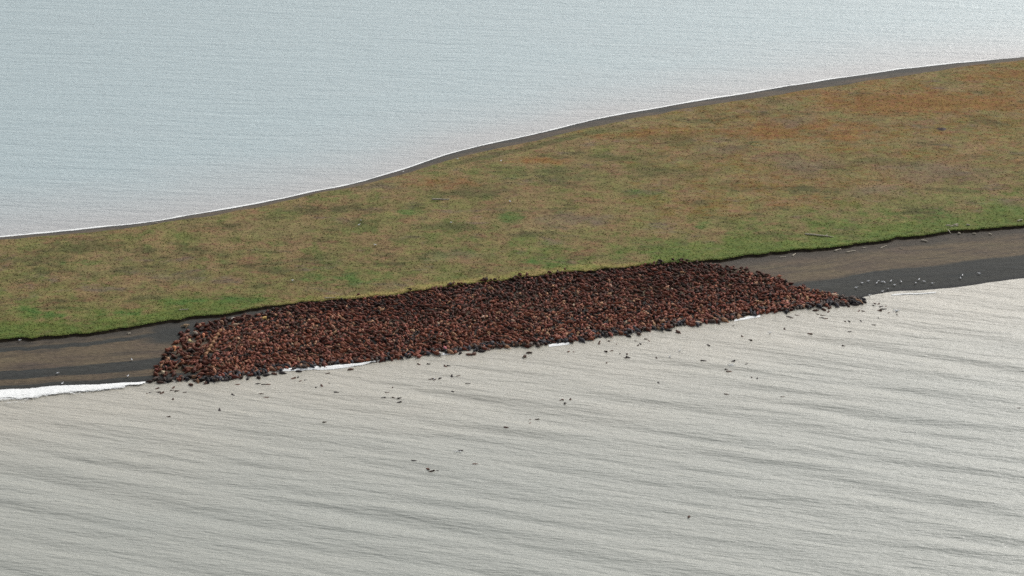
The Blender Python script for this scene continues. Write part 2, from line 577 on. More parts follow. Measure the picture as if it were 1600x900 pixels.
def water(name, sign, comps, mat, calm, silt_w):
    Y = np.stack([yM(XS) + sign * d for d in ds])
    X = np.broadcast_to(XS, Y.shape)
    x, y = X.ravel(), Y.ravel()
    shore = (yN(x) - y) if sign < 0 else (y - yF(x))
    z = waves(x, y, comps) * smooth(0, calm, shore) * smooth(4000, 500, np.abs(x)) * smooth(3000, 700, shore)
    q = grid_quads(*Y.shape)
    if sign < 0: q = q[:, ::-1]
    me = mesh_np(name, np.stack([x, y, z], 1), q, attrs={'silt': np.exp(-np.maximum(shore, 0) / silt_w)})
    return tag(link(name, me, mat), kind='structure'), None


SEA_WAVES = [(18, R(24), .13, 1.1), (11.5, R(17), .09, 2.7), (27, R(30), .11, 4.2), (8, R(12), .05, .4)]
water('sea', -1, SEA_WAVES, SEA, 40, 70.0)
water('lagoon', 1, [(7, R(4), .025, 3.3), (4.5, R(-12), .015, 5.1)], LAGOON, 10, 45.0)


def sea_z(x, y):
    return waves(x, y, SEA_WAVES) * smooth(0, 40, yN(x) - y)


# ------------------------------------------------------------------ foam
def foam(name, label, px0, px1, base, off0, off1, top=.12, step=.5, z0=.03, seed=1, surf=False, patchy=0.0):
    """a ridge of foam along a shoreline: base(x) curve, off0..off1 metres across (arrays over 0..1 along or numbers)"""
    yref = 600 if base is yN else 300
    x0, x1 = ground(px0, yref)[0], ground(px1, yref)[0]
    xs = np.arange(x0, x1, step)
    u = (xs - x0) / (x1 - x0)
    o0 = off0(u) if callable(off0) else np.full_like(u, off0)
    o1 = off1(u) if callable(off1) else np.full_like(u, off1)
    nr = 13
    V, C = [], []
    for k, t in enumerate(np.linspace(0, 1, nr)):
        y = base(xs) + o0 + (o1 - o0) * t + .5 * (fbm(xs * .25, xs * 0 + k * .3, seed) - .5)
        prof = math.sin(math.pi * min(max(t, 0), 1))
        z = np.maximum(land_z(xs, y), 0) + z0 + top * prof * (.5 + fbm(xs * .5, y * .5, seed + 4)) * smooth(0, .05, u) * smooth(1, .95, u)
        if base is yN: z = z + np.maximum(sea_z(xs, y), 0)
        V.append(np.stack([xs, y, z], 1))
        c = .25 + .9 * prof ** .6 if not surf else (.0 + 1.05 * smooth(-.05, 1.0, t)) * smooth(1.02, .94, t)
        C.append(c * smooth(0, .06, u) * smooth(1, .94, u) - patchy * smooth(.45, .7, fbm(xs * .07, xs * 0, seed + 9)))
    me = mesh_np(name, np.concatenate(V), grid_quads(nr, len(xs)), attrs={'cover': np.concatenate(C)})
    return tag(link(name, me, FOAM), label, 'foam', kind='stuff')


foam('surf_foam', 'broad white surf foam against the beach left of the herd', -60, 236, yN,
     lambda u: np.interp(u, [0, .2, .4, .6, .8, 1], [-14, -15, -15, -11, -8, -4]), lambda u: np.interp(u, [0, .3, .6, 1], [1.0, 1.5, 1.2, .8]), .35, seed=2, surf=True)
foam('foam_streak', 'bright white foam streak along the waterline of the herd left of centre', 424, 602, yN,
     lambda u: np.interp(u, [0, .25, .5, .8, 1], [-3.0, -3.8, -4.8, -3.4, -2.4]), -.6, .3, seed=5, patchy=.5)
foam('foam_streak', 'short white foam line at the herd waterline near centre', 858, 894, yN, -4.2, -1.6, .12, seed=7)
foam('foam_streak', 'small white foam patch at the waterline beside a pink walrus', 686, 704, yN, -3.4, -1.2, .12, seed=8)
foam('foam_streak', 'white foam line at the waterline where the herd narrows on the right', 1166, 1214, yN, -3.8, -1.2, .12, seed=9)
foam('foam_streak', 'thin white breaking ripple below the black gravel at far right', 1440, 1522, yN, -3.9, -2.7, .12, seed=11)
foam('shore_foam', 'thin white surf line along the whole lagoon shore', -80, 1700, yF, -.5, lambda u: .7 + 1.3 * fbm(u * 60, u * 0, 19), .10, 1.0, seed=15, patchy=.45)

# ------------------------------------------------------------------ walrus prototypes
SPINE = [(-1.38, .17, .13), (-1.05, .30, .27), (-.55, .46, .46), (0, .54, .56), (.48, .54, .52), (.88, .60, .37), (1.16, .64, .27), (1.42, .55, .19)]


def walrus_mesh(name, bend=0.0, lift=0.0, roll=0.0, sub=2, deci=None, fat=.90):
    bm = bmesh.new()
    sk = bm.verts.layers.skin.verify()

    def vert(x, y, z, rx, ry=None):
        v = bm.verts.new((x, y, z))
        v[sk].radius = (rx, ry or rx)
        return v
    sp = []
    for x, z, r in SPINE:
        l = max(0, x - .3) / 1.1
        sp.append(vert(x - lift * .35 * l, bend * (x * x * .35 if x > -.2 else x * x * .25), (z + lift * l ** 1.3) * 1.0, r * fat))
    for a, b in zip(sp, sp[1:]): bm.edges.new((a, b))
    sp[3][sk].use_root = True
    for s in (-1, 1):
        a = vert(.50, s * .62, .26, .17)
        b = vert(.30, s * .95, .10, .13, .07)
        c = vert(.02, s * 1.12, .06, .10, .05)
        bm.edges.new((sp[4], a)); bm.edges.new((a, b)); bm.edges.new((b, c))
        y0 = sp[0].co.y
        d = vert(-1.62, y0 + s * .20, .10, .11, .07)
        e = vert(-1.92, y0 + s * .40, .06, .13, .05)
        bm.edges.new((sp[0], d)); bm.edges.new((d, e))
    me = bpy.data.meshes.new('skeleton')
    bm.to_mesh(me); bm.free()
    o = bpy.data.objects.new('skeleton', me)
    col.objects.link(o)
    o.modifiers.new('skin', 'SKIN').use_smooth_shade = True
    if sub:
        s = o.modifiers.new('sub', 'SUBSURF'); s.levels = sub; s.render_levels = sub
    if deci:
        o.modifiers.new('dec', 'DECIMATE').ratio = deci
    dg = bpy.context.evaluated_depsgraph_get()
    out = bpy.data.meshes.new_from_object(o.evaluated_get(dg))
    out.name = name
    if roll:
        out.transform(Matrix.Translation((0, 0, .5)) @ Matrix.Rotation(roll, 4, 'X') @ Matrix.Translation((0, 0, -.5)))
    out.polygons.foreach_set('use_smooth', np.ones(len(out.polygons), bool))
    bpy.data.objects.remove(o)
    head = Vector((SPINE[-1][0] - lift * .35, bend * SPINE[-1][0] ** 2 * .35, SPINE[-1][1] + lift))
    if roll:
        head = Matrix.Translation((0, 0, .5)) @ Matrix.Rotation(roll, 4, 'X') @ Matrix.Translation((0, 0, -.5)) @ head
    return out, head


POSES = [dict(), dict(bend=.55), dict(bend=-.55), dict(lift=.45), dict(lift=.6, bend=.3), dict(bend=.3, roll=R(65)), dict(bend=-.4, roll=R(-60)), dict(fat=1.02, bend=.2)]
FINE = [walrus_mesh('walrus', sub=2, **p) for p in POSES]
COARSE = [walrus_mesh('walrus_coarse', sub=1, deci=.26, **p)[0] for p in POSES]


def tusk_mesh():
    V, Q = [], []
    n, m = 5, 6
    for i in range(n):
        t = i / (n - 1)
        r = .042 * (1 - .8 * t)
        for j in range(m):
            a = 2 * math.pi * j / m
            V.append((r * math.cos(a) + .02 + .06 * t - .16 * t * t, r * math.sin(a), .04 - .48 * t))
    V = np.array(V)
    Q = [(i * m + j, i * m + (j + 1) % m, (i + 1) * m + (j + 1) % m, (i + 1) * m + j) for i in range(n - 1) for j in range(m)]
    T = [(k * m + o, k * m + (o + 1), k * m + (o + 2)) for k in (n - 1,) for o in range(0)]
    return mesh_np('tusk', V, Q)


TUSK = tusk_mesh()
TUSK.materials.append(IVORY)
for me, h in FINE:
    me.materials.append(WAL_ONE)


def place_walrus(name, pose, x, y, z, yaw, tilt, scale, tint, label, cat, group, tusks=True):
    me, head = FINE[pose]
    o = bpy.data.objects.new(name, me)
    col.objects.link(o)
    o.location = (x, y, z)
    o.rotation_euler = (tilt[0], tilt[1], yaw)
    o.scale = (scale,) * 3
    o.color = (*tint, 1)
    tag(o, label, cat, group)
    if tusks:
        for s in (-1, 1):
            t = bpy.data.objects.new('tusk', TUSK)
            col.objects.link(t)
            t.parent = o
            t.location = (head.x + .02, head.y + s * .09, head.z - .10)
            if pose in (5, 6): t.rotation_euler = (R(50) if pose == 5 else R(-50), 0, 0)
    return o


# ------------------------------------------------------------------ the herd
HERD = [(478, 472), (548, 468), (560, 463), (612, 461), (640, 456), (690, 449), (702, 441), (735, 442), (745, 436), (800, 433), (815, 428), (850, 427),
        (885, 421), (900, 426), (930, 424), (960, 417), (985, 419), (1003, 413), (1030, 407), (1050, 409), (1075, 406), (1085, 411), (1120, 412), (1145, 417),
        (1180, 424), (1210, 431), (1232, 438), (1240, 446), (1270, 450), (1300, 456), (1318, 463), (1352, 466), (1345, 472), (1300, 477),
        (1250, 481), (1200, 488), (1165, 492), (1150, 497), (1100, 505), (1050, 510), (1000, 517), (960, 523), (900, 531), (850, 538),
        (770, 543), (720, 547), (680, 552), (610, 561), (560, 566), (500, 571), (430, 577), (400, 584), (345, 593), (300, 596), (262, 600), (243, 594),
        (241, 580), (246, 565), (255, 552), (264, 545), (272, 531), (282, 518), (300, 510), (330, 503), (350, 498), (380, 493), (415, 487), (445, 480)]


def inside(px, py, poly):
    r = np.zeros(len(px), bool)
    n = len(poly)
    for i in range(n):
        (x1, y1), (x2, y2) = poly[i], poly[(i + 1) % n]
        c = ((y1 > py) != (y2 > py)) & (px < (x2 - x1) * (py - y1) / (y2 - y1 + 1e-9) + x1)
        r ^= c
    return r


S = 1.38
gx, gy = np.meshgrid(np.arange(-150, 150, S), np.arange(840, 1060, S * .866))
gx[1::2] += S / 2
gx = (gx + RNG.normal(0, S * .20, gx.shape)).ravel()
gy = (gy + RNG.normal(0, S * .20, gy.shape)).ravel()
gz = np.maximum(land_z(gx, gy), 0)
wpx, wpy = to_pic(gx, gy, gz + .4)
jag = 5 * (fbm(wpx * .06, wpy * 0, 71, 2) - .5)
ok = inside(wpx + RNG.normal(0, 2.0, len(wpx)), wpy + RNG.normal(0, 1.0, len(wpx)) + jag * .8, HERD)
# the left end is loose: bodies with bare gravel between them
loose = smooth(362, 275, wpx + .6 * (wpy - 560) * 0)
loose = np.maximum(loose, smooth(520, 500, wpy) * smooth(420, 340, wpx))
ok &= RNG.uniform(0, 1, len(wpx)) > loose * .64
gx, gy, gz, wpx, wpy, loose = (a[ok] for a in (gx, gy, gz, wpx, wpy, loose))
N = len(gx)
hv = (gy - yN(gx)) / (yB(gx) - yN(gx))          # 0 at the water, 1 at the bank
shore_d = gy - yN(gx)
dirn = math.pi / 2 + 1.3 * (fbm(gx * .06, gy * .06, 81, 2) - .5) * 2 + RNG.normal(0, .55, N) + np.where(RNG.uniform(0, 1, N) < .5, math.pi, 0) + .35
turn = smooth(.25, .7, loose) > RNG.uniform(0, 1, N)
dirn[turn] = RNG.choice([R(35), R(-40), R(125), R(-130), R(80)], turn.sum()) + RNG.normal(0, .35, turn.sum())
gs = np.clip(RNG.normal(.71, .11, N), .48, .95) + .24 * np.maximum(smooth(.3, .8, loose), smooth(6, 1, shore_d))
young = RNG.uniform(0, 1, N) < .10
gs[young] *= .68
gz = gz + np.where(RNG.uniform(0, 1, N) < .4, RNG.uniform(.15, .6, N), RNG.uniform(-.12, .05, N)) * (1 - .9 * loose) * smooth(0, 4, shore_d)
tiltx, tilty = RNG.normal(0, .13, N), RNG.normal(0, .12, N)
poses = RNG.choice(8, N, p=[.13, .15, .15, .18, .14, .09, .08, .08])
PAL = np.array([(.160, .051, .031), (.104, .034, .023), (.240, .086, .050), (.36, .195, .115), (.056, .024, .016), (.028, .016, .013), (.28, .100, .072), (.48, .33, .23)])
pw = np.array([.34, .22, .18, .05, .12, .04, .04, .01])
tone = RNG.choice(8, N, p=pw)
# darker bodies lie along the bank, and in drifts
drift = fbm(gx * .05, gy * .07, 87, 2)
dk = (RNG.uniform(0, 1, N) < .6 * smooth(.55, .95, hv) + .4 * smooth(.48, .66, drift) * np.interp(wpx, [350, 650], [.3, 1]))
tone[dk] = RNG.choice([1, 4, 5], dk.sum(), p=[.45, .4, .15])
lite = RNG.uniform(0, 1, N) < .30 * np.maximum(smooth(.5, .1, hv), smooth(700, 450, wpx) * smooth(.95, .7, hv))
tone[lite] = RNG.choice([2, 3, 6], lite.sum(), p=[.62, .22, .16])
tint = PAL[tone] * RNG.uniform(.82, 1.15, (N, 1)) * RNG.uniform(.94, 1.06, (N, 3))
# bodies fresh from the sea: dark wet slate
wetp = smooth(2.6, .0, shore_d + RNG.normal(0, 1.3, N)) * .6
wetp = np.maximum(wetp, smooth(1285, 1330, wpx) * .9)
wetm = RNG.uniform(0, 1, N) < wetp
tint[wetm] = np.where(RNG.uniform(0, 1, (wetm.sum(), 1)) < .5, [[.040, .039, .044]], [[.062, .045, .038]]) * RNG.uniform(.35, 2.0, (wetm.sum(), 1))
tint[loose > .3] *= .72
tonal = np.where(wetm, 0, np.where((tone == 3) | (tone == 7), 2, 1))
# conspicuous animals
SPECIAL = [(365, 498, 'nearly white walrus below the bank at the upper left of the herd', (.62, .56, .48), .9),
           (273, 544, 'orange walrus at the left edge of the herd beside bare sand', (.52, .22, .10), .95),
           (256, 583, 'pale cream walrus at the lower left corner of the herd', (.55, .44, .30), 1.0),
           (296, 534, 'straw coloured walrus lying upright among dark ones at the loose left end', (.40, .34, .17), 1.05),
           (318, 524, 'orange red walrus at the loose left end below the bank', (.50, .19, .10), .9),
           (290, 509, 'tan walrus apart from the herd just under the bank at upper left', (.40, .28, .17), .9),
           (1303, 462, 'pale tan walrus lying lengthwise at the narrow right end of the herd', (.66, .47, .33), 1.1),
           (412, 498, 'yellowish tan walrus near the bank where the herd begins to pack', (.55, .36, .12), 1.0),
           (695, 545, 'pink walrus at the waterline beside a small foam patch', (.50, .17, .19), 1.05),
           (688, 553, 'pale grey walrus in the shallows below the pink one', (.42, .40, .36), .9),
           (1090, 505, 'pale cream walrus lying lengthwise at the waterline right of centre', (.60, .44, .32), 1.0),
           (306, 521, 'grey tan walrus standing out near the bank at loose left end', (.34, .28, .22), .95)]
special = {}
taken = np.zeros(N, bool)
for px, py, lb, tc, sc in SPECIAL:
    dd = np.hypot(wpx - px, (wpy - py) * 1.5) + 1e3 * taken
    i = int(np.argmin(dd))
    taken[i] = True
    special[i] = lb
    zz = max(float(land_z(*np.array(ground(px, py, gz[i] + .4)))), 0)
    gx[i], gy[i] = ground(px, py, zz + .4)
    gz[i] = zz + .12
    tint[i] = tc; gs[i] = sc; poses[i] = 0 if i % 2 else 1
    tiltx[i] = tilty[i] = 0
    if 'lengthwise' in lb: dirn[i] = R(-25)
# a line of tan bodies lying nose to tail across the loose left end
ROW = [(344, 519), (340, 525), (336, 531), (333, 537), (329, 543), (326, 549), (322, 555)]
row_i = []
for px, py in ROW:
    dd = np.hypot(wpx - px, (wpy - py) * 1.5) + 1e3 * taken
    i = int(np.argmin(dd)); taken[i] = True; row_i.append(i)
    zz = float(land_z(*np.array(ground(px, py, 1.5))))
    gx[i], gy[i] = ground(px, py, zz + .4)
    gz[i] = zz + .25; tint[i] = (.27, .14, .07); gs[i] = 1.12; poses[i] = 0
    dirn[i] = math.atan2(gy[i] - ground(px - 4, py + 6, zz + .4)[1], gx[i] - ground(px - 4, py + 6, zz + .4)[0]); tiltx[i] = tilty[i] = 0

# the 300 that show largest: the front ranks and the loose left end, each an object of its own
score = shore_d.copy()
score[loose > .45] *= .15
score[list(special)] = -100
score[row_i] = -90
order = np.argsort(score)
ones, mass = order[:300], order[300:]
ORD = ['leftmost', 'second from left', 'third from left', 'fourth from left', 'fifth from left', 'sixth from left', 'seventh from left', 'eighth from left',
       'ninth from left', 'tenth from left', 'eleventh from left', 'twelfth from left', 'thirteenth from left', 'fourteenth from left', 'fifteenth from left', 'rightmost']
SEG = [(0, 275, 'far left corner by the surf'), (275, 310, 'left end just right of the corner'), (310, 350, 'left end near the tan line'), (350, 390, 'midway to the foam streak'),
       (390, 428, 'front rank touching the foam streak from the left'), (428, 490, 'front rank behind left half of foam streak'), (490, 560, 'front rank behind right half of foam streak'),
       (560, 620, 'front rank just right of foam streak'), (620, 682, 'front rank just left of the pink walrus'), (682, 760, 'front rank just right of the pink walrus'),
       (760, 850, 'front rank left of the central foam line'), (850, 900, 'front rank behind the central foam line'), (900, 970, 'front rank right of the central foam line'),
       (970, 1050, 'front rank well right of centre'), (1050, 1120, 'front rank by the cream walrus'), (1120, 1165, 'front rank left of the right foam line'),
       (1165, 1220, 'front rank behind the right foam line'), (1220, 1285, 'front rank where the herd narrows'), (1285, 1600, 'narrow right tip of the herd')]
TONE = ['dark wet', 'reddish brown', 'pale tan']
named = {}
for i in ones:
    i = int(i)
    if i in special or i in row_i: continue
    seg = next(q for q in SEG if q[0] <= wpx[i] < q[1])
    face = ['right', 'inland', 'left', 'seaward'][int(round(dirn[i] / (math.pi / 2))) % 4]
    tn = TONE[tonal[i]]
    if tonal[i] == 1 and tint[i][0] < .08: tn = 'dark brown'
    size = 'small ' if gs[i] < .72 else ''
    pose = ' with raised head' if poses[i] in (3, 4) else ' on its side' if poses[i] in (5, 6) else ''
    named.setdefault((size + tn + ' walrus' + pose, 'facing ' + face, seg[2]), []).append(i)
label_of = {}
for (a, b, c), ids in named.items():
    ids.sort(key=lambda q: wpx[q])
    for k, i in enumerate(ids):
        n = len(ids)
        pre = '' if n == 1 else 'left ' if n == 2 and k == 0 else 'right ' if n == 2 else 'rightmost ' if k == n - 1 else ORD[min(k, 14)] + ' '
        lb = pre + a + ' ' + b + ', ' + c
        if len(lb.split()) > 16: lb = lb.replace('front rank ', '')
        if len(lb.split()) > 16: lb = lb.replace(' from left', '')
        label_of[i] = lb
for i in ones:
    i = int(i)
    if i in special:
        lb, gp = special[i], 'walruses of the herd that stand out by colour'
    elif i in row_i:
        k = row_i.index(i)
        lb = ['topmost', 'second from the top', 'third from the top', 'middle', 'third from the bottom', 'second from the bottom', 'lowest'][k] + ' tan walrus in the line slanting across the left end'
        gp = 'line of tan walruses'
    else:
        lb, gp = label_of[i], 'walruses of the front rank'
    place_walrus('walrus', int(poses[i]), gx[i], gy[i], gz[i], dirn[i], (tiltx[i], tilty[i]), float(gs[i]), tint[i], lb, 'walrus', gp)

# the packed herd behind them: one mass
proto = []
for me in COARSE:
    me.calc_loop_triangles()
    v = np.zeros(len(me.vertices) * 3, np.float32); me.vertices.foreach_get('co', v)
    t = np.zeros(len(me.loop_triangles) * 3, np.int32); me.loop_triangles.foreach_get('vertices', t)
    proto.append((v.reshape(-1, 3).astype(float), t.reshape(-1, 3)))
V, T, Cc, base = [], [], [], 0
for i in mass:
    v, t = proto[poses[i]]
    m = Matrix.Rotation(dirn[i], 3, 'Z') @ Matrix.Rotation(tilty[i], 3, 'Y') @ Matrix.Rotation(tiltx[i], 3, 'X')
    w = v @ (np.array(m).T * gs[i]) + (gx[i], gy[i], gz[i])
    V.append(w); T.append(t + base); base += len(w)
    Cc.append(np.repeat(tint[i][None], len(w), 0))
herd = link('walrus_herd', mesh_np('walrus_herd', np.concatenate(V), tris=np.concatenate(T), attrs={'tint': np.concatenate(Cc)}), WAL_ALL)
tag(herd, 'dense mass of reddish brown walruses packed on the beach behind the front rank', 'walrus herd', kind='stuff')
for me in COARSE: bpy.data.meshes.remove(me)
print('walruses', N, 'mass tris', sum(len(t) for t in T))

# ------------------------------------------------------------------ swimmers
# (phrase, points (px, py, pose: h = head only, b = back awash, s = shallows body))
SWIM = [('bobbing off the left corner of the herd', 'h', [(231, 615), (237, 612), (246, 612), (244, 607), (252, 614), (270, 606), (278, 610), (286, 613), (271, 609)]),
        ('wading out from the herd near left corner', 's', [(234, 597), (251, 598), (298, 601), (306, 595), (322, 598), (342, 591), (353, 594), (359, 589), (376, 590), (387, 592), (404, 590), (417, 586), (428, 584), (442, 583), (459, 577), (466, 580)]),
        ('alone just below the left corner knot', 'h', [(270, 624)]), ('alone in open water farthest to the lower left', 'h', [(261, 650)]),
        ('alone in open water below the left part of the herd', 'h', [(343, 641)]), ('alone below the shallows left of the foam streak', 'h', [(365, 617)]),
        ('trailing behind each other left of the foam streak', 'b', [(372, 600), (402, 599), (411, 600), (420, 600)]),
        ('in the pair with wakes below the left shallows', 'b', [(407, 614), (414, 620)]),
        ('below the left end of the long foam streak', 'h', [(457, 591), (466, 588), (471, 594), (480, 593), (494, 604), (503, 603), (513, 597), (510, 583)]),
        ('stretched out on the surface below the foam streak', 'b', [(524, 613)]), ('grey and long beside the long foam streak', 's', [(547, 577)]),
        ('alone and far below the long foam streak', 'h', [(509, 659)]),
        ('in the cluster below right end of foam streak', 'h', [(607, 612), (613, 605), (597, 622), (617, 622), (625, 622), (622, 629)]),
        ('close in front of the herd near the pink walrus', 'h', [(656, 569), (672, 568), (697, 572), (703, 571)]),
        ('in the line of five heads below the pink walrus', 'h', [(672, 592), (680, 592), (688, 590), (706, 588), (714, 587)]),
        ('alone below the line of five heads', 'h', [(705, 611)]), ('stretched out right of the line of five heads', 'b', [(733, 599)]),
        ('wading by the herd right of pink walrus', 's', [(719, 552), (734, 554), (741, 553), (752, 549), (820, 557), (826, 551)]),
        ('in the trio low in the middle of open water', 'h', [(668, 731), (673, 735), (680, 734)]), ('just above the low middle trio', 'b', [(649, 720)]),
        ('beside a white splash in open water below centre', 'b', [(721, 702)]), ('alone right of the low middle trio', 'b', [(741, 725)]),
        ('alone left of the faint trio below centre', 'b', [(790, 668)]), ('in the faint trio below the centre of the herd', 'h', [(826, 655), (829, 659), (837, 654)]),
        ('in the group of four below central foam line', 'h', [(873, 626), (879, 624), (883, 630), (891, 625)]),
        ('below the central foam line', 'h', [(889, 548), (898, 550)]),
        ('wading along the herd right of central foam line', 's', [(930, 526), (937, 525), (982, 525), (998, 522), (1044, 516), (1060, 519)]),
        ('in the scatter off the herd right of centre', 'h', [(938, 532), (936, 537), (949, 532), (955, 532), (963, 536), (946, 548), (953, 548), (948, 565), (969, 551), (975, 558), (980, 552), (983, 558)]),
        ('in the small group off the herd before it narrows', 'h', [(996, 532), (1000, 536), (996, 540), (1012, 529), (1016, 533)]),
        ('dark and alone in open water right of centre', 'h', [(1026, 560)]), ('alone near two resting gulls on the water', 'h', [(1106, 538)]), ('alone left of the splash group', 'h', [(1101, 564)]),
        ('around the white splash right of centre', 'h', [(1144, 564), (1137, 576), (1141, 579), (1167, 568), (1174, 588), (1183, 592)]),
        ('alone below the right of centre in open water', 'h', [(1030, 598)]), ('stretched out below the white splash group', 'b', [(1134, 615)]),
        ('in the scatter off the foam line on the right', 'h', [(1143, 509), (1161, 526), (1172, 531), (1226, 514), (1264, 521)]),
        ('wading beside the foam line on the right', 's', [(1144, 499), (1160, 494), (1162, 489), (1146, 494)]),
        ('off the narrowing right end of the herd', 'b', [(1231, 494), (1237, 496), (1247, 492), (1285, 496), (1291, 497), (1287, 492)]),
        ('wading at the narrow right tip', 's', [(1274, 485), (1288, 484), (1296, 481), (1308, 479), (1318, 477), (1326, 478), (1336, 476), (1344, 474), (1352, 472), (1313, 473), (1331, 471)]),
        ('floating below the narrow right tip', 'h', [(1274, 489), (1280, 490), (1294, 487), (1319, 501), (1326, 501), (1346, 502), (1363, 507), (1341, 486), (1351, 486)]),
        ('in the knot off the narrow right tip', 'h', [(1362, 476), (1366, 473), (1372, 475), (1378, 478), (1384, 479), (1383, 482), (1373, 484), (1378, 482), (1372, 495)]),
        ('beside the white splash at the far right of the herd', 'h', [(1391, 487), (1402, 492)]),
        ('alone below the right end of the herd', 'b', [(1328, 518)]), ('alone under the right end in open water', 'h', [(1320, 539)]),
        ('alone far below the right end of the herd', 'h', [(1225, 619)]), ('alone low in the open water at lower right', 'h', [(1077, 806)]), ('alone at the right margin of the open water', 'h', [(1589, 637)])]
for phrase, kind, pts in SWIM:
    pts = sorted(pts)
    for k, (px, py) in enumerate(pts):
        x, y = ground(px, py, .15)
        zs = float(sea_z(np.array(x), np.array(y)))
        zl = float(land_z(np.array(x), np.array(y)))
        yaw = random.uniform(0, 6.28)
        tone_ = random.uniform(.6, 1.4)
        tn = tuple(c * tone_ for c in random.choice([(.05, .042, .042), (.07, .045, .035), (.11, .06, .045)]))
        if kind == 'h':
            pose, z, tilt, sc = 3, -.88, (random.uniform(-.1, .1), random.uniform(-.16, .02)), random.uniform(.85, 1.05)
        elif kind == 'b':
            yaw = random.choice([0, math.pi]) + random.uniform(-.35, .35)
            pose, z, tilt, sc = random.choice([(3, -.84), (0, -.72)]) + ((random.uniform(-.1, .1), random.uniform(-.05, .05)), .92)
        else:
            pose, z, tilt, sc = random.choice([(0, -.28), (1, -.3), (3, -.35), (2, -.3)]) + ((0, random.uniform(-.05, .05)), random.uniform(.8, 1.05))
            z = max(z, zl)
        word = {'h': 'walrus head', 'b': 'swimming walrus', 's': 'wet walrus'}[kind]
        lb = word + ' ' + phrase
        if len(pts) > 1: lb = ('rightmost' if k == len(pts) - 1 else ORD[k]) + ' ' + lb
        if len(lb.split()) > 16: print('LONG', lb)
        place_walrus('swimming_walrus', pose, x, y, z + zs, yaw, tilt, sc, tn, lb, 'walrus', 'walruses in the water')

# white splashes thrown up by swimmers
def splash(px, py, r, label, seed):
    rg = np.random.default_rng(seed)
    x, y = ground(px, py, .1)
    V, T = [], []
    b = 0
    ico = np.array([(0, 0, 1), (.9, 0, .2), (.28, .85, .2), (-.73, .53, .2), (-.73, -.53, .2), (.28, -.85, .2), (0, 0, -.6)])
    tri = np.array([(0, 1, 2), (0, 2, 3), (0, 3, 4), (0, 4, 5), (0, 5, 1), (6, 2, 1), (6, 3, 2), (6, 4, 3), (6, 5, 4), (6, 1, 5)])
    for k in range(26):
        s = rg.uniform(.08, .3) * r
        c = np.array([x + rg.normal(0, r * .7), y + rg.normal(0, r * .6), abs(rg.normal(0, .25)) * r])
        V.append(ico * s * rg.uniform(.7, 1.3, 3) + c); T.append(tri + b); b += 7
    o = link('splash', mesh_np('splash', np.concatenate(V), tris=np.concatenate(T)), SPL)
    tag(o, label, 'splash', kind='stuff')


SPL = mat_plain('splash_white', (.85, .86, .86), (.75, .77, .77), 4)
splash(1400, 485, 1.1, 'white splash beside a walrus off the right tip of the herd', 1)
splash(1143, 571, 1.0, 'white splash amid swimming walruses right of centre', 2)
splash(716, 705, .7, 'small white splash beside a lone swimmer below centre', 3)
splash(677, 592, .5, 'tiny white splash among the line of five heads', 4)

# ------------------------------------------------------------------ gulls
def blob(name, prof, mat, ny=8, wy=1.0):
    """a body lofted along x: prof = [(x, z, r)]"""
    V = []
    for x, z, r in prof:
        for j in range(ny):
            a = 2 * math.pi * j / ny
            V.append((x, r * wy * math.cos(a), z + r * math.sin(a)))
    n = len(prof)
    Q = [(i * ny + j, (i + 1) * ny + j, (i + 1) * ny + (j + 1) % ny, i * ny + (j + 1) % ny) for i in range(n - 1) for j in range(ny)]
    me = mesh_np(name, V, Q)
    me.materials.append(mat)
    return me


G_BODY = blob('body', [(-.30, .26, .01), (-.24, .26, .05), (-.10, .24, .11), (.06, .24, .12), (.16, .29, .09), (.21, .37, .065), (.26, .42, .07), (.32, .42, .05), (.35, .41, .005)], GULLW)
G_WING = blob('wing', [(-.36, .28, .005), (-.25, .29, .03), (-.05, .30, .055), (.08, .30, .045), (.13, .29, .005)], GULLG, 6, .45)
G_BILL = blob('bill', [(.33, .405, .02), (.39, .40, .014), (.43, .385, .003)], BILL, 5)
G_LEG = blob('leg', [(-.01, .0, .012), (.0, .14, .010), (.01, .15, .001)], BILL, 4)


def gull(px, py, label, group, afloat=False, s=1.65):
    z0 = 0.0
    for _ in range(3):
        x, y = ground(px, py, z0 + .2)
        z0 = max(float(land_z(np.array(x), np.array(y))), 0)
    if afloat: z0 = float(sea_z(np.array(x), np.array(y))) - .14
    o = bpy.data.objects.new('gull', G_BODY)
    col.objects.link(o)
    o.location = (x, y, z0); o.scale = (s,) * 3
    o.rotation_euler = (0, 0, random.uniform(0, 6.28))
    tag(o, label, 'gull', group)
    for nm, me, yy in (('wing', G_WING, .085), ('wing', G_WING, -.085), ('bill', G_BILL, 0)) + (() if afloat else (('leg', G_LEG, .04), ('leg', G_LEG, -.04))):
        c = bpy.data.objects.new(nm, me)
        col.objects.link(c); c.parent = o; c.location = (0, yy, 0)
    return o


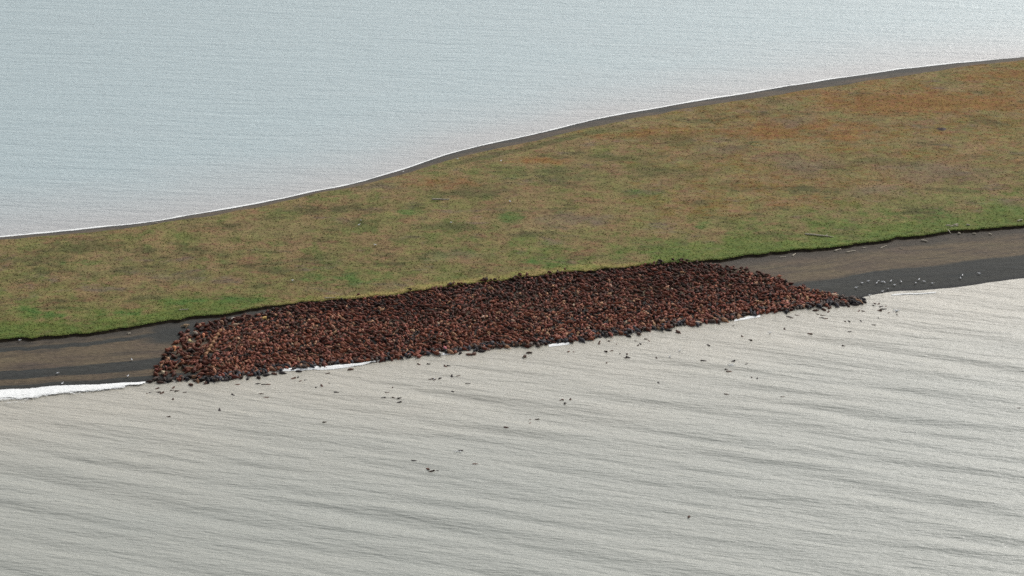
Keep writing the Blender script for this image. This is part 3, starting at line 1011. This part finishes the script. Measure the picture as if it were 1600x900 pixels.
FLOCK = [(1338, 450), (1347, 443), (1357, 440), (1370, 443), (1373, 440), (1378.5, 441), (1382, 442), (1392, 440), (1398, 446), (1408, 441), (1388, 452), (1379, 456),
         (1359, 462), (1431, 443), (1436, 437.5), (1444, 440.5), (1457, 443.5)]
FLOCK.sort()
for k, p in enumerate(FLOCK):
    w = 'rightmost' if k == len(FLOCK) - 1 else ORD[k] if k < 15 else 'second from right'
    gull(*p, w + ' white gull in the flock on black gravel right of herd', 'gulls flocking on the black gravel')
for p, lb in (((1504, 431), 'white gull, upper of the two beside each other on black gravel far right'), ((1501, 435.5), 'white gull, lower of the two beside each other on black gravel far right'),
              ((1530, 428), 'white gull standing alone farthest right on the black gravel'),
              ((206, 563), 'white gull on the upper dark gravel band left of the herd'), ((90, 584), 'white gull on the brown sand band at the left beach'),
              ((200, 588.5), 'white gull near the surf just left of the herd'), ((97.5, 600), 'white gull at the upper edge of the white surf'),
              ((31, 533), 'white gull below the grass edge at far left'), ((630, 270), 'large white gull on the lagoon shore'),
              ((715, 249), 'white gull on the grassy strip by the lagoon shore'), ((783, 252), 'white gull in brown turf near the lagoon shore'),
              ((564, 345), 'white gull on the turf, upper of two'), ((561, 352), 'white gull on the turf, lower of two'), ((586, 383.5), 'white gull alone on the turf above the herd'),
              ((457, 439), 'small white gull on turf above the left part of the herd'), ((797, 315.5), 'small white gull on turf above the round green patch'),
              ((705, 348.5), 'small white gull on brown turf left of the green patch')):
    gull(*p, lb, 'gulls scattered on land')
for p, lb in (((1203, 519.5), 'white gull floating off the right part of the herd'), ((1062, 548), 'white gull resting on the water right of centre, upper of two'),
              ((1047, 558), 'white gull resting on the water right of centre, lower of two'), ((1062, 548.5), None)):
    if lb: gull(*p, lb, 'gulls on the water', True)

# ------------------------------------------------------------------ driftwood
def log(px0, py0, px1, py1, r, label, branch=False, seed=0, name='driftwood_log'):
    rg = np.random.default_rng(seed + 5)
    r = r * 1.25
    P = []
    for px, py in ((px0, py0), (px1, py1)):
        z = 1.5
        for _ in range(4):
            x, y = ground(px, py, z)
            z = max(float(land_z(np.array(x), np.array(y))), 0) + r * .8
        P.append(np.array([x, y, z]))
    a, b = P
    d = b - a
    L = np.linalg.norm(d)
    u = d / L
    w = np.cross(u, (0, 0, 1)); w /= np.linalg.norm(w)
    n = np.cross(w, u)
    m, k = 7, 8
    V = []
    for i in range(m):
        t = i / (m - 1)
        rr = r * (1.15 - .5 * t) * rg.uniform(.88, 1.1)
        c = a + d * t + w * rg.normal(0, L * .008) + n * rg.normal(0, r * .15)
        for j in range(k):
            an = 2 * math.pi * j / k
            q = rr * rg.uniform(.9, 1.1)
            V.append(c + w * q * math.cos(an) + n * q * math.sin(an))
    Q = [(i * k + j, i * k + (j + 1) % k, (i + 1) * k + (j + 1) % k, (i + 1) * k + j) for i in range(m - 1) for j in range(k)]
    T = [(o, o + j + 1, o + j) if o == 0 else (o, o + j, o + j + 1) for o in (0, (m - 1) * k) for j in range(1, k - 1)]
    o = link(name, mesh_np('trunk', V, Q, T), WOOD)
    tag(o, label, 'driftwood', 'bleached driftwood')
    if branch:
        for s, t in ((1, .82), (-1, .74), (1, .62)):
            c = a + d * t
            e = c + w * s * L * .12 * rg.uniform(.7, 1.2) + n * .5 + u * L * .04
            br = []
            for i, (p, rr) in enumerate(((c, r * .5), ((c + e) / 2 + n * .15, r * .35), (e, r * .15))):
                for j in range(5):
                    an = 2 * math.pi * j / 5
                    br.append(p + u * rr * math.cos(an) + n * rr * math.sin(an))
            link('branch', mesh_np('branch', br, [(i * 5 + j, i * 5 + (j + 1) % 5, (i + 1) * 5 + (j + 1) % 5, (i + 1) * 5 + j) for i in range(2) for j in range(5)]), WOOD, o)
    return o


log(1258, 365, 1302, 370, .22, 'long pale driftwood trunk with branch stubs on grass above the right beach', True, 1)
log(675, 311, 702, 311.5, .24, 'pale straight log lying in the turf above the middle of the herd', False, 2)
for k, (a, b, c, d, r, lb) in enumerate([
        (1440, 375, 1449, 377, .28, 'thick white log lying on dark gravel below the bank'), (1322, 394, 1337, 391.5, .16, 'slender pale log on the upper right beach'),
        (1304, 391.5, 1314, 389, .22, 'short white log under the bank right of the herd'), (1375, 388, 1385, 383.5, .12, 'thin slanting grey stick under the bank on the right'),
        (1348, 387.5, 1353, 387, .14, 'small pale stick midway along the upper right beach'), (1238, 400, 1243, 396, .14, 'grey stick leaning up the beach just under the bank'),
        (1218, 402, 1228, 401, .13, 'low grey stick in the gravel right of the herd top'), (1520, 365, 1525, 365, .22, 'short white log on gravel under the bank near right margin'),
        (1545, 365.5, 1550, 366, .22, 'rightmost white log under the bank'), (1497, 360.5, 1501, 361, .3, 'stubby white log in the dark gap of the bank'),
        (1481, 359, 1486, 361, .15, 'slanting pale stick in the dark gap of the bank'), (1510, 351, 1516, 351.5, .22, 'white log on the lip of the bank right of the debris'),
        (200, 521.5, 204, 520.5, .2, 'small white driftwood piece under the bank on the left beach'), (280, 484, 294, 483, .12, 'thin pale stick on green grass above the loose left end'),
        (507, 465.5, 524, 465, .12, 'thin pale stick along the grass edge above the herd'), (1590, 345, 1597, 343, .2, 'weathered log on the bare patch at the right margin'),
        (1406, 388, 1411, 388.5, .12, 'tiny pale stick on the brown sand at right'), (238, 349.2, 247, 348.6, .2, 'pale log on the lagoon shore at left')]):
    log(a, b, c, d, r, lb, False, 10 + k)
# heap of washed-up sticks on the bank at the right
for k in range(12):
    rg = np.random.default_rng(200 + k)
    px, py = rg.uniform(1472, 1494), rg.uniform(349, 355)
    log(px, py, px + rg.uniform(2.5, 6), py + rg.uniform(-1.5, 1.5), .12, 'pale stick in the heap of washed up debris on the bank', False, 300 + k, 'driftwood_stick')['group'] = 'heap of sticks on the bank'


# dark hummock on the far turf
def hummock(px, py, rx, ry, h, label):
    x0, y0 = ground(px, py, 2.4)
    z0 = float(land_z(np.array(x0), np.array(y0)))
    nr, nc = 8, 20
    V = []
    for i in range(nr):
        t = i / (nr - 1)
        for j in range(nc):
            a = 2 * math.pi * j / nc
            k = 1 + .35 * (float(vnoise(np.cos(a) * 2 + 9, np.sin(a) * 2 + t * 2, 77)) - .5) * 2
            V.append((x0 + rx * (1 - t) * k * math.cos(a), y0 + ry * (1 - t) * k * math.sin(a), z0 - .15 + h * (1 - (1 - t) ** 2.2) * (1 + .2 * math.sin(3 * a))))
    Q = [(i * nc + j, i * nc + (j + 1) % nc, (i + 1) * nc + (j + 1) % nc, (i + 1) * nc + j) for i in range(nr - 1) for j in range(nc)]
    tag(link('peat_hummock', mesh_np('peat_hummock', V, Q), MOSS), label, 'hummock')


hummock(1472, 202, 2.1, 2.0, .55, 'small dark hummock alone on the orange brown turf at far right')
